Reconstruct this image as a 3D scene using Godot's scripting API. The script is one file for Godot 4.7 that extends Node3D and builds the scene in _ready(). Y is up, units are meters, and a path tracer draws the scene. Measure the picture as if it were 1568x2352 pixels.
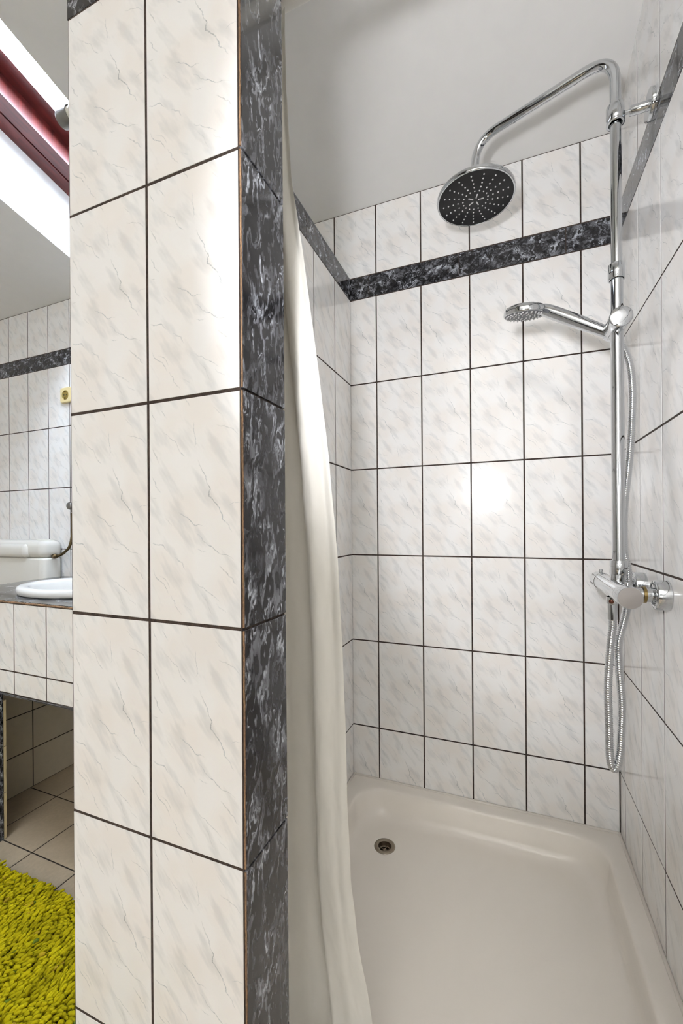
extends Node3D
# A tiled attic bathroom: shower niche behind a tiled pier, wash basin counter, cistern and skylight beyond.
# All places below are written relative to eye height; FY lifts them so that the floor lies at y = 0.

const FY := 1.02
const ZB := -1.3856        # face of the back wall
const XR := 0.2882         # face of the right wall
const XC := -0.5154        # shower side of the low partition
const XPL := -0.617        # left side of pier and partition
const XPR := -0.3049       # right side of the pier
const ZPF := -0.4339       # front of the pier
const ZPB := -0.540        # back of the pier
const TW := 0.1553
const TH := 0.300
const JOINT := 0.0044
const SLOPE := 0.2309      # the ceiling rises 13 degrees towards the viewer
const CEIL := 1.115        # ceiling height at the back wall
const ZF := 3.60           # wall behind the viewer
const XL := -2.90          # far left wall
const XE := 1.55           # wall to the right of the viewer
const ZS := -0.43          # where the right wall of the niche ends

const FLASH := Vector3(-0.15, 1.235, 0.10)
const FLASH_AIM := Vector3(0.52, 1.52, -1.25)
const BOUNCE := Vector3(0.20, 1.45, 1.60)
const BOUNCE_AIM := Vector3(0.45, 2.66, 2.7)

# veins of the printed glaze: width, strength, then points across and down the tile
const VEINS := [
	[3.0, 0.50, 0.522, 0.105, 0.518, 0.157, 0.543, 0.205, 0.518, 0.221],
	[4.5, 0.80, 0.560, 0.273, 0.603, 0.317, 0.649, 0.358, 0.691, 0.410, 0.677, 0.439, 0.761, 0.474, 0.803, 0.504, 0.820, 0.540, 0.877, 0.563, 0.930, 0.598],
	[1.6, 0.35, 0.888, 0.483, 0.945, 0.472, 1.000, 0.472],
	[3.0, 0.62, 0.338, 0.506, 0.433, 0.529, 0.518, 0.564, 0.613, 0.568],
	[2.8, 0.60, 0.539, 0.601, 0.634, 0.640, 0.751, 0.677, 0.877, 0.701, 0.945, 0.712],
	[1.5, 0.45, 0.550, 0.673, 0.592, 0.681, 0.645, 0.679],
	[5.0, 0.60, 0.015, 0.642, 0.095, 0.659, 0.159, 0.660, 0.211, 0.689],
	[5.5, 0.42, 0.285, 0.707, 0.370, 0.733, 0.416, 0.768],
	[2.6, 0.60, 0.027, 0.772, 0.085, 0.813, 0.159, 0.833, 0.226, 0.880],
	[2.0, 0.42, 0.106, 0.797, 0.201, 0.818, 0.233, 0.854],
	[2.2, 0.50, 0.539, 0.826, 0.645, 0.851, 0.719, 0.877, 0.797, 0.899],
	[1.2, 0.30, 0.581, 0.860, 0.649, 0.900, 0.712, 0.958],
	[4.5, 0.50, 0.782, 0.740, 0.877, 0.778, 0.966, 0.820],
	[3.0, 0.55, 0.021, 0.206, 0.068, 0.236, 0.121, 0.279],
	[5.0, 0.50, 0.032, 0.340, 0.074, 0.382, 0.129, 0.417],
	[1.6, 0.38, 0.148, 0.131, 0.296, 0.182, 0.391, 0.254],
	[2.2, 0.45, 0.021, 0.031, 0.040, 0.058, 0.066, 0.086],
	[2.6, 0.42, 0.137, 0.029, 0.175, 0.055, 0.207, 0.080],
	[2.8, 0.42, 0.761, 0.134, 0.856, 0.143, 0.920, 0.158, 0.996, 0.184],
	[2.4, 0.40, 0.243, 0.880, 0.296, 0.929, 0.374, 0.972],
	[2.0, 0.40, 0.032, 0.437, 0.078, 0.444],
	[1.5, 0.30, 0.391, 0.926, 0.476, 0.946],
	[1.2, 0.30, 0.751, 0.907, 0.860, 0.947],
	[3.0, 0.40, 0.349, 0.229, 0.416, 0.260],
	[2.4, 0.35, 0.412, -0.008, 0.476, 0.035],
	[2.4, 0.30, 0.729, 0.054, 0.814, 0.089],
	[3.0, 0.25, 0.180, 0.530, 0.264, 0.566]]

var rng := RandomNumberGenerator.new()
var M := {}
var tile_cache := {}
var taken := {}

func V(x: float, y: float, z: float) -> Vector3:
	return Vector3(x, y + FY, z)

func ceil_y(z: float) -> float:
	return CEIL + SLOPE * (minf(z, 0.9) - ZB)

# ------------------------------------------------------------------ mesh helpers
class MB:
	var v := PackedVector3Array()
	var n := PackedVector3Array()
	var u := PackedVector2Array()
	func tri(a: Vector3, b: Vector3, c: Vector3, na: Vector3, nb: Vector3, nc: Vector3, ua := Vector2.ZERO, ub := Vector2.ZERO, uc := Vector2.ZERO) -> void:
		var g := (b - a).cross(c - a)
		if g.length_squared() < 1e-18:
			return
		if g.dot(na + nb + nc) > 0.0:
			v.append_array([a, c, b]); n.append_array([na, nc, nb]); u.append_array([ua, uc, ub])
		else:
			v.append_array([a, b, c]); n.append_array([na, nb, nc]); u.append_array([ua, ub, uc])
	func quad(a: Vector3, b: Vector3, c: Vector3, d: Vector3, nn: Vector3, ua := Vector2(0, 0), ub := Vector2(1, 0), uc := Vector2(1, 1), ud := Vector2(0, 1)) -> void:
		tri(a, b, c, nn, nn, nn, ua, ub, uc)
		tri(a, c, d, nn, nn, nn, ua, uc, ud)
	func box(lo: Vector3, hi: Vector3) -> void:
		var p := [Vector3(lo.x, lo.y, lo.z), Vector3(hi.x, lo.y, lo.z), Vector3(hi.x, hi.y, lo.z), Vector3(lo.x, hi.y, lo.z), Vector3(lo.x, lo.y, hi.z), Vector3(hi.x, lo.y, hi.z), Vector3(hi.x, hi.y, hi.z), Vector3(lo.x, hi.y, hi.z)]
		quad(p[0], p[1], p[2], p[3], Vector3(0, 0, -1)); quad(p[4], p[5], p[6], p[7], Vector3(0, 0, 1))
		quad(p[0], p[4], p[7], p[3], Vector3(-1, 0, 0)); quad(p[1], p[5], p[6], p[2], Vector3(1, 0, 0))
		quad(p[3], p[2], p[6], p[7], Vector3(0, 1, 0)); quad(p[0], p[1], p[5], p[4], Vector3(0, -1, 0))
	# rows of points (all of one length); rows doubled in place make a crease
	func grid(rows: Array, closed: bool, outward := 1.0) -> void:
		var R := rows.size()
		var C: int = rows[0].size()
		var nn := []
		for i in R:
			var line := PackedVector3Array()
			for j in C:
				var p: Vector3 = rows[i][j]
				var j0 := (j - 1 + C) % C if closed else maxi(j - 1, 0)
				var j1 := (j + 1) % C if closed else mini(j + 1, C - 1)
				var tj: Vector3 = rows[i][j1] - rows[i][j0]
				var up: Vector3 = rows[mini(i + 1, R - 1)][j] - p
				var dn: Vector3 = p - rows[maxi(i - 1, 0)][j]
				var ti := up.normalized() + dn.normalized()
				if i < R - 1 and up.length() < 1e-7:
					ti = dn
				elif i > 0 and dn.length() < 1e-7:
					ti = up
				if tj.length() < 1e-7:
					var iq := i - 1 if i == R - 1 else i + 1
					tj = rows[iq][j1] - rows[iq][j0]
				line.append((tj.cross(ti)).normalized() * outward)
			nn.append(line)
		for i in R - 1:
			for j in (C if closed else C - 1):
				var k := (j + 1) % C
				var ua := Vector2(float(j) / C, float(i) / R); var uc := Vector2(float(j + 1) / C, float(i + 1) / R)
				tri(rows[i][j], rows[i][k], rows[i + 1][k], nn[i][j], nn[i][k], nn[i + 1][k], ua, Vector2(uc.x, ua.y), uc)
				tri(rows[i][j], rows[i + 1][k], rows[i + 1][j], nn[i][j], nn[i + 1][k], nn[i + 1][j], ua, uc, Vector2(ua.x, uc.y))
	func fan(loop: PackedVector3Array, nn: Vector3) -> void:
		var c := Vector3.ZERO
		for p in loop:
			c += p
		c /= loop.size()
		for j in loop.size():
			tri(c, loop[j], loop[(j + 1) % loop.size()], nn, nn, nn)
	func tube(path: PackedVector3Array, radius, seg := 16, caps := true) -> void:
		var rows := []
		var side := Vector3.ZERO
		var N := path.size()
		for i in N:
			var t := (path[mini(i + 1, N - 1)] - path[maxi(i - 1, 0)]).normalized()
			if i == 0:
				side = t.cross(Vector3(0.31, 0.83, 0.46)).normalized()
			else:
				side = (side - t * side.dot(t)).normalized()
			var other := t.cross(side)
			var r: float = radius[i] if radius is Array or radius is PackedFloat32Array else radius
			var line := PackedVector3Array()
			for k in seg:
				var a := TAU * k / seg
				line.append(path[i] + (side * cos(a) + other * sin(a)) * r)
			rows.append(line)
		grid(rows, true, 1.0)
		if caps:
			fan(rows[0], (path[0] - path[1]).normalized())
			fan(rows[N - 1], (path[N - 1] - path[N - 2]).normalized())
	# profile of (radius, height along the axis); doubled points crease
	func lathe(profile: Array, base: Transform3D, seg := 32, sx := 1.0, sz := 1.0) -> void:
		var rows := []
		for q in profile:
			var line := PackedVector3Array()
			for k in seg:
				var a := TAU * k / seg
				line.append(base * Vector3(q.x * cos(a) * sx, q.y, q.x * sin(a) * sz))
			rows.append(line)
		grid(rows, true, -1.0)
	func mesh() -> ArrayMesh:
		var arr := []
		arr.resize(Mesh.ARRAY_MAX)
		arr[Mesh.ARRAY_VERTEX] = v; arr[Mesh.ARRAY_NORMAL] = n; arr[Mesh.ARRAY_TEX_UV] = u
		var m := ArrayMesh.new()
		m.add_surface_from_arrays(Mesh.PRIMITIVE_TRIANGLES, arr)
		return m

func put(called: String, mesh: Mesh, mat: Material, parent: Node = null) -> MeshInstance3D:
	var o := MeshInstance3D.new()
	o.mesh = mesh
	o.material_override = mat
	o.cast_shadow = GeometryInstance3D.SHADOW_CASTING_SETTING_ON
	o.name = called if parent else numbered(called)
	(parent if parent else self).add_child(o, true)
	return o

func numbered(called: String) -> String:
	var k: int = taken.get(called, 0)
	taken[called] = k + 1
	return called if k == 0 else "%s_%03d" % [called, k]

func tag(o: Node, label: String, category: String, group := "") -> Node:
	o.set_meta("label", label); o.set_meta("category", category)
	if group:
		o.set_meta("group", group)
	return o

func thing(called: String, label: String, category: String, at := Vector3.ZERO, group := "") -> Node3D:
	var o := Node3D.new()
	o.name = numbered(called)
	add_child(o)
	o.position = at
	tag(o, label, category, group)
	return o

func structure(o: Node) -> Node:
	o.set_meta("kind", "structure")
	return o

func smooth_path(pts: Array, r: float, steps := 8) -> PackedVector3Array:
	# a polyline whose corners are rounded with arcs of about radius r
	var out := PackedVector3Array([pts[0]])
	for i in range(1, pts.size() - 1):
		var a: Vector3 = pts[i - 1]; var b: Vector3 = pts[i]; var c: Vector3 = pts[i + 1]
		var d := minf(r, minf((a - b).length(), (c - b).length()) * 0.49)
		var p := b + (a - b).normalized() * d; var q := b + (c - b).normalized() * d
		for k in steps + 1:
			var t := float(k) / steps
			out.append(p.lerp(b, t).lerp(b.lerp(q, t), t))
	out.append(pts[-1])
	return out

func spline(pts: Array, step: float) -> PackedVector3Array:
	var c := Curve3D.new()
	c.bake_interval = step
	for i in pts.size():
		var t: Vector3 = (pts[mini(i + 1, pts.size() - 1)] - pts[maxi(i - 1, 0)]) / 6.0
		c.add_point(pts[i], -t, t)
	return c.get_baked_points()

func rrect(w: float, d: float, r: float, y: float, n := 6) -> PackedVector3Array:
	# rounded rectangle in the xz plane around the origin
	var out := PackedVector3Array()
	r = minf(r, minf(w, d) * 0.4999)
	for k in 4:
		var cx := (w / 2 - r) * (1.0 if k == 0 or k == 3 else -1.0)
		var cz := (d / 2 - r) * (1.0 if k < 2 else -1.0)
		for j in n + 1:
			var a := PI / 2 * (k + float(j) / n)
			out.append(Vector3(cx + cos(a) * r, y, cz + sin(a) * r))
	return out

func slab(w: float, d: float, h: float, rc: float, re: float, at := Vector3.ZERO, mb: MB = null) -> MB:
	# block of height h with rounded corners rc and rounded top and bottom edges re; base centre at `at`
	if mb == null:
		mb = MB.new()
	var rows := []
	for k in 6:
		var a := PI / 2 * k / 5.0
		rows.append(shift(rrect(w - 2 * re * (1 - sin(a)), d - 2 * re * (1 - sin(a)), maxf(rc - re * (1 - sin(a)), 0.0005), re * (1 - cos(a))), at))
	for k in 6:
		var a := PI / 2 * k / 5.0
		rows.append(shift(rrect(w - 2 * re * (1 - cos(a)), d - 2 * re * (1 - cos(a)), maxf(rc - re * (1 - cos(a)), 0.0005), h - re * (1 - sin(a))), at))
	mb.grid(rows, true, -1.0)
	mb.fan(rows[0], Vector3.DOWN)
	mb.fan(rows[-1], Vector3.UP)
	return mb

func shift(p: PackedVector3Array, by: Vector3) -> PackedVector3Array:
	var out := PackedVector3Array()
	for q in p:
		out.append(q + by)
	return out

func boxmesh(lo: Vector3, hi: Vector3) -> ArrayMesh:
	var b := MB.new()
	b.box(lo, hi)
	return b.mesh()

# a tile in its own xy plane, face at z = 0, body behind; the print is cut with the tile
func tile_mesh(w: float, h: float, u0 := 0.0, u1 := 1.0, v0 := 0.0, v1 := 1.0, turned := false, thick := 0.005) -> ArrayMesh:
	var key := "%.4f %.4f %.3f %.3f %.3f %.3f %s %.3f" % [w, h, u0, u1, v0, v1, turned, thick]
	if tile_cache.has(key):
		return tile_cache[key]
	var b := MB.new()
	var e := 0.0004
	var fx := w / 2 - e; var fy := h / 2 - e; var ox := w / 2; var oy := h / 2
	var t := [Vector2(u0, v1), Vector2(u1, v1), Vector2(u1, v0), Vector2(u0, v0)]
	if turned:
		t = [Vector2(u1, v0), Vector2(u0, v0), Vector2(u0, v1), Vector2(u1, v1)]
	var f := [Vector3(-fx, -fy, 0), Vector3(fx, -fy, 0), Vector3(fx, fy, 0), Vector3(-fx, fy, 0)]
	var o := [Vector3(-ox, -oy, -e), Vector3(ox, -oy, -e), Vector3(ox, oy, -e), Vector3(-ox, oy, -e)]
	var k := [Vector3(-ox, -oy, -thick), Vector3(ox, -oy, -thick), Vector3(ox, oy, -thick), Vector3(-ox, oy, -thick)]
	b.quad(f[0], f[1], f[2], f[3], Vector3(0, 0, 1), t[0], t[1], t[2], t[3])
	var dirs := [Vector3(0, -1, 0), Vector3(1, 0, 0), Vector3(0, 1, 0), Vector3(-1, 0, 0)]
	for i in 4:
		var j := (i + 1) % 4
		b.quad(f[i], f[j], o[j], o[i], (dirs[i] + Vector3(0, 0, 1)).normalized(), t[i], t[j], t[j], t[i])
		b.quad(o[i], o[j], k[j], k[i], dirs[i], t[i], t[j], t[j], t[i])
	tile_cache[key] = b.mesh()
	return tile_cache[key]

# tiles on a wall: joints[] across, rows[] up (in the wall's own axes), each tile a part of the wall
func tile_field(parent: Node3D, frame: Transform3D, joints: Array, rows: Array, mat: Material, opts := {}) -> void:
	var full_w: float = opts.get("w", TW); var full_h: float = opts.get("h", TH)
	var gap: float = opts.get("gap", JOINT)
	var tilt: float = opts.get("tilt", 0.0022)
	for r in rows.size() - 1:
		for c in joints.size() - 1:
			var a0: float = joints[c]; var a1: float = joints[c + 1]; var b0: float = rows[r]; var b1: float = rows[r + 1]
			if a1 - a0 < gap * 1.6 or b1 - b0 < gap * 1.6:
				continue
			if opts.has("keep") and not opts.keep.call((a0 + a1) / 2, (b0 + b1) / 2):
				continue
			var w := a1 - a0 - gap; var h := b1 - b0 - gap
			var us := clampf(w / (full_w - gap), 0.02, 1.0); var vs := clampf(h / (full_h - gap), 0.02, 1.0)
			var u0 := 0.0; var v0 := 0.0
			if us < 0.97 and c == 0:
				u0 = 1.0 - us
			if vs < 0.97 and r < rows.size() - 2:
				v0 = 0.0
			if us > 0.97: us = 1.0
			if vs > 0.97: vs = 1.0
			var turned: bool = rng.randf() < opts.get("turn", 0.12)
			var o := put(opts.get("name", "tile"), tile_mesh(w, h, u0, u0 + us, v0, v0 + vs, turned), opts.get("pick", func(): return mat).call(), parent)
			var rot := Basis.from_euler(Vector3(rng.randf_range(-tilt, tilt), rng.randf_range(-tilt, tilt), rng.randf_range(-tilt, tilt) * 0.5))
			o.transform = frame * Transform3D(rot, Vector3((a0 + a1) / 2, (b0 + b1) / 2, rng.randf_range(-0.0002, 0.0)))

func steps(from: float, to: float, at: float, by: float) -> Array:
	# joint positions of a grid through `at`, cut off at from and to
	var out := [from]
	var k := ceili((from - at) / by)
	while at + k * by < to - 0.004:
		if at + k * by > from + 0.004:
			out.append(at + k * by)
		k += 1
	out.append(to)
	return out

# ------------------------------------------------------------------ textures
func tex(w: int, h: int, f: Callable) -> ImageTexture:
	var data := PackedByteArray()
	data.resize(w * h * 3)
	var at := 0
	for y in h:
		for x in w:
			var c: Color = f.call(x, y)
			data[at] = clampi(int(c.r * 255.0 + 0.5), 0, 255); data[at + 1] = clampi(int(c.g * 255.0 + 0.5), 0, 255); data[at + 2] = clampi(int(c.b * 255.0 + 0.5), 0, 255)
			at += 3
	return ImageTexture.create_from_image(Image.create_from_data(w, h, false, Image.FORMAT_RGB8, data))

func noise(s: int, freq: float, oct := 4, kind := FastNoiseLite.TYPE_SIMPLEX_SMOOTH) -> FastNoiseLite:
	var n := FastNoiseLite.new()
	n.seed = s; n.frequency = freq; n.noise_type = kind
	n.fractal_octaves = oct
	return n

func white_marble(s: int, base: Color) -> ImageTexture:
	# the printed glaze: pale clouds and broken hair veins running down to the right
	var w := 400; var h := 800
	var buf := PackedFloat32Array(); buf.resize(w * h)
	var hue := noise(s + 9, 0.008, 2)
	var r := RandomNumberGenerator.new(); r.seed = s
	var jag := noise(s + 1, 0.045, 4)
	for k in VEINS.size():
		var vein_row: Array = VEINS[k]
		var pts := PackedVector2Array()
		for q in range(2, vein_row.size(), 2):
			pts.append(Vector2(vein_row[q] * w, vein_row[q + 1] * h))
		var total := 0.0
		for q in pts.size() - 1:
			total += pts[q].distance_to(pts[q + 1])
		var t := 0.0
		var ph := r.randf() * 1000.0
		for q in pts.size() - 1:
			var span := pts[q].distance_to(pts[q + 1])
			var across := (pts[q + 1] - pts[q]).orthogonal().normalized()
			var d0 := 0.0
			while d0 < span:
				d0 += 0.8; t += 0.8
				var e := pow(clampf(sin(PI * t / total), 0.0, 1.0), 0.5)
				var c2 := pts[q].lerp(pts[q + 1], d0 / span) + across * jag.get_noise_2d(ph + t * 0.55, k * 71.0) * 6.0
				var rad: float = vein_row[0] * (0.25 + 1.3 * absf(jag.get_noise_2d(t * 1.6, ph))) * e + 0.5
				var st: float = vein_row[1] * 0.78 * e * clampf(0.80 + 0.9 * jag.get_noise_2d(ph, t * 0.9), 0.0, 1.0)
				for yy in range(int(c2.y - rad - 1), int(c2.y + rad + 2)):
					for xx in range(int(c2.x - rad - 1), int(c2.x + rad + 2)):
						if xx < 0 or yy < 0 or xx >= w or yy >= h:
							continue
						var dd := c2.distance_to(Vector2(xx, yy))
						var at := yy * w + xx
						buf[at] = maxf(buf[at], clampf(1.0 + rad * 0.45 - dd, 0.0, 1.0) * st)
	var cloud := noise(s + 3, 0.0085, 4)
	var wash := noise(s + 4, 0.004, 2)
	var vein := Color(0.55, 0.585, 0.61)
	return tex(w, h, func(x: int, y: int):
		# streaked along the diagonal
		var p := (x * 0.80 - y * 0.60) * 1.5; var q := (x * 0.60 + y * 0.80) * 0.42
		var c := clampf(cloud.get_noise_2d(p, q) * 2.2 - 0.15, 0.0, 1.0) * 0.14
		var m := clampf(1.0 - (1.0 - buf[y * w + x]) * (1.0 - c), 0.0, 1.0)
		var b := base.lerp(Color(base.r * 0.99, base.g * 0.978, base.b * 0.968), clampf(wash.get_noise_2d(x, y) * 1.3 + 0.4, 0.0, 1.0))
		var g := vein if hue.get_noise_2d(x, y) < 0.1 else Color(0.565, 0.585, 0.59)
		return b.lerp(g, m))

func black_marble(s: int, w: int, h: int, along: float) -> ImageTexture:
	# dark glaze with smoky white wisps drawn out along its length
	var wx := noise(s, 0.018, 4); var wy := noise(s + 1, 0.018, 4)
	var smoke := noise(s + 2, 0.024, 5); var streak := noise(s + 3, 0.036, 4); var big := noise(s + 4, 0.009, 2)
	return tex(w, h, func(x: int, y: int):
		var ax: float = wx.get_noise_2d(x, y * along); var ay: float = wy.get_noise_2d(x, y * along)
		var px: float = x + ax * 42.0 + y * 0.22
		var py: float = y * along + ay * 42.0
		var v: float = smoke.get_noise_2d(px + 20.0 * ay, py * 0.75)
		var t: float = streak.get_noise_2d(px * 1.5 + 500.0, py * 0.55) * 2.5 - 0.18
		var b: float = clampf(big.get_noise_2d(x, y * along) * 1.7 + 0.5, 0.0, 1.0)
		var m: float = clampf(v * 1.8 + 0.42, 0.0, 1.0)
		var c := Color(0.125, 0.122, 0.130).lerp(Color(0.46, 0.465, 0.49), m * m * (0.6 + 0.5 * b))
		var k: float = pow(clampf(t, 0.0, 1.0), 1.35) * (0.30 + 0.70 * b)
		return c.lerp(Color(0.78, 0.80, 0.835), clampf(k, 0.0, 1.0) * 0.95))

func speckle(s: int, base: Color, amount: float, freq: float) -> ImageTexture:
	var a := noise(s, freq, 5); var b := noise(s + 1, freq * 0.12, 3)
	return tex(256, 256, func(x: int, y: int):
		# joined at its edges by mixing the noise with its wrapped copies
		var fx := x / 256.0; var fy := y / 256.0
		var k := (a.get_noise_2d(x, y) + b.get_noise_2d(x, y)) * (1 - fx) * (1 - fy) + (a.get_noise_2d(x - 256, y) + b.get_noise_2d(x - 256, y)) * fx * (1 - fy) + (a.get_noise_2d(x, y - 256) + b.get_noise_2d(x, y - 256)) * (1 - fx) * fy + (a.get_noise_2d(x - 256, y - 256) + b.get_noise_2d(x - 256, y - 256)) * fx * fy
		var d := 1.0 + k * amount
		return Color(base.r * d, base.g * d, base.b * d))

func mat(c: Color, rough: float, metal := 0.0) -> StandardMaterial3D:
	var m := StandardMaterial3D.new()
	m.albedo_color = c; m.roughness = rough; m.metallic = metal
	return m

func tmat(t: Texture2D, rough: float, triplanar := 0.0) -> StandardMaterial3D:
	var m := mat(Color.WHITE, rough)
	m.albedo_texture = t
	if triplanar > 0.0:
		m.uv1_triplanar = true; m.uv1_world_triplanar = true
		m.uv1_scale = Vector3.ONE * triplanar
	return m

func materials() -> void:
	var print_a := white_marble(11, Color(0.954, 0.95, 0.945))
	var print_b := white_marble(47, Color(0.954, 0.95, 0.945))
	M.tile = tmat(print_a, 0.125)
	M.tile_b = tmat(print_b, 0.125)
	for k in 3:
		M["black_%d" % k] = tmat(black_marble(100 + k * 17, 200, 560, 0.42), 0.10)
	for k in 3:
		M["strip_%d" % k] = tmat(black_marble(300 + k * 13, 512, 136, 1.0), 0.10)
	M.deck = tmat(black_marble(410, 512, 512, 0.6), 0.09, 2.2)
	M.grout = tmat(speckle(21, Color(0.235, 0.19, 0.165), 0.5, 0.06), 0.9, 9.0)
	M.floor_grout = tmat(speckle(22, Color(0.17, 0.14, 0.105), 0.4, 0.06), 0.9, 9.0)
	M.bisque = tmat(speckle(23, Color(0.56, 0.44, 0.33), 0.45, 0.05), 0.75, 14.0)
	M.cream_edge = mat(Color(0.80, 0.73, 0.58), 0.5)
	M.plaster = tmat(speckle(24, Color(0.92, 0.915, 0.905), 0.012, 0.03), 0.85, 2.0)
	M.wall_paint = mat(Color(0.90, 0.895, 0.885), 0.7)
	M.floor_tile = tmat(speckle(25, Color(0.71, 0.645, 0.55), 0.07, 0.05), 0.32, 5.0)
	M.panel_tile = tmat(speckle(26, Color(0.74, 0.70, 0.62), 0.03, 0.03), 0.16, 4.0)
	M.enamel = mat(Color(0.945, 0.92, 0.885), 0.10)
	M.ceramic = mat(Color(0.905, 0.90, 0.885), 0.10)
	M.cistern = mat(Color(0.87, 0.86, 0.83), 0.22)
	M.silicone = mat(Color(0.86, 0.835, 0.80), 0.45)
	M.chrome = mat(Color(0.80, 0.81, 0.82), 0.055, 1.0)
	M.brushed = mat(Color(0.62, 0.60, 0.585), 0.38, 1.0)
	M.steel = mat(Color(0.60, 0.565, 0.51), 0.28, 1.0)
	M.copper = mat(Color(0.36, 0.20, 0.14), 0.4, 0.6)
	M.brass = mat(Color(0.56, 0.48, 0.31), 0.25, 1.0)
	M.old_brass = mat(Color(0.42, 0.36, 0.26), 0.36, 1.0)
	M.black_rubber = mat(Color(0.045, 0.045, 0.048), 0.42)
	M.face = mat(Color(0.072, 0.072, 0.075), 0.5)
	M.nozzle = mat(Color(0.80, 0.80, 0.80), 0.4)
	M.grey_plastic = mat(Color(0.33, 0.34, 0.36), 0.4)
	M.cream_plastic = mat(Color(0.90, 0.83, 0.63), 0.35)
	M.socket_dark = mat(Color(0.56, 0.48, 0.22), 0.45)
	M.white_plastic = mat(Color(0.88, 0.87, 0.84), 0.35)
	M.grey_metal = mat(Color(0.52, 0.51, 0.50), 0.3, 0.8)
	M.curtain = mat(Color(0.87, 0.86, 0.835), 0.6)
	M.curtain.backlight_enabled = true
	M.curtain.backlight = Color(0.55, 0.53, 0.48)
	var grain := noise(77, 0.02, 4)
	M.wood = tmat(tex(256, 256, func(x: int, y: int):
		var g := grain.get_noise_2d(x * 3.0, y * 0.35) * 0.35 + 1.0
		return Color(0.31 * g, 0.115 * g, 0.10 * g)), 0.34, 3.0)
	M.rug_base = mat(Color(0.25, 0.24, 0.04), 0.9)
	M.pile = mat(Color.WHITE, 0.85)
	M.pile.vertex_color_use_as_albedo = true
	M.pile.metallic_specular = 0.15
	M.glass = mat(Color(0.95, 0.97, 0.98, 0.06), 0.02)
	M.glass.transparency = BaseMaterial3D.TRANSPARENCY_ALPHA
	M.hole = mat(Color(0.02, 0.018, 0.016), 0.8)
	M.flash_body = mat(Color(0.05, 0.05, 0.05), 0.5)

# ------------------------------------------------------------------ camera and light
func camera_and_light() -> void:
	var cam := Camera3D.new()
	cam.name = "Camera"
	add_child(cam)
	var f := 955.94
	cam.near = 0.05; cam.far = 60.0
	cam.projection = Camera3D.PROJECTION_FRUSTUM
	cam.keep_aspect = Camera3D.KEEP_HEIGHT
	cam.size = 2.0 * cam.near * 1176.0 / f
	cam.frustum_offset = Vector2(0.0, 33.44 / f * cam.near)
	cam.transform = Transform3D(Basis(Vector3.UP, 0.3816) * Basis(Vector3(0, 0, 1), -0.00733), V(0, 0, 0))
	cam.current = true
	var env := Environment.new()
	env.background_mode = Environment.BG_SKY
	var sky := Sky.new()
	var sm := ProceduralSkyMaterial.new()
	sm.sky_top_color = Color(0.86, 0.92, 1.0); sm.sky_horizon_color = Color(0.93, 0.95, 1.0)
	sm.ground_bottom_color = Color(0.45, 0.45, 0.43); sm.ground_horizon_color = Color(0.6, 0.6, 0.58)
	sm.sky_energy_multiplier = 6.0
	sky.sky_material = sm
	env.sky = sky
	env.tonemap_mode = Environment.TONE_MAPPER_LINEAR
	env.tonemap_exposure = 1.04
	env.sdfgi_enabled = true; env.ssao_enabled = true; env.ssil_enabled = true
	var we := WorldEnvironment.new()
	we.environment = env
	add_child(we)
	# daylight falling through the roof window
	for z in [[-0.76, 0.92]]:
		var a := AreaLight3D.new()
		a.name = "roof_window_daylight"
		add_child(a, true)
		a.area_size = Vector2(0.34, z[1])
		a.area_normalize_energy = false
		a.light_energy = 6.0
		a.light_color = Color(0.86, 0.93, 1.0)
		a.light_size = 0.3
		a.area_range = 12.0
		a.shadow_enabled = true
		a.position = V(-1.36, ceil_y(z[0]) + 0.315, z[0])
		a.rotation = Vector3(-PI / 2 - atan(SLOPE), 0, 0)
	# the photographer's flash beside the lens, turned up into the niche
	var s := SpotLight3D.new()
	s.name = "flash_light"
	add_child(s)
	s.look_at_from_position(FLASH, FLASH_AIM)
	s.spot_angle = 50.0
	s.spot_angle_attenuation = 0.36
	s.spot_range = 8.0
	s.light_energy = 1.16
	s.light_color = Color(0.98, 0.985, 1.0)
	s.light_size = 0.062
	s.shadow_enabled = true
	# and a second one turned away, bounced off the wall and ceiling behind the viewer
	var b := AreaLight3D.new()
	b.name = "bounce_flash_light"
	add_child(b)
	b.look_at_from_position(BOUNCE, BOUNCE_AIM)
	b.area_size = Vector2(0.3, 0.3)
	b.area_normalize_energy = false
	b.area_range = 8.0
	b.light_energy = 134.0
	b.light_color = Color(0.985, 0.984, 0.98)
	b.light_size = 0.2
	b.shadow_enabled = true

# ------------------------------------------------------------------ the setting
func pick_tile():
	return M.tile if rng.randf() < 0.85 else M.tile_b

func pick_black():
	return M["black_%d" % rng.randi_range(0, 2)]

func pick_strip():
	return M["strip_%d" % rng.randi_range(0, 2)]

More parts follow.
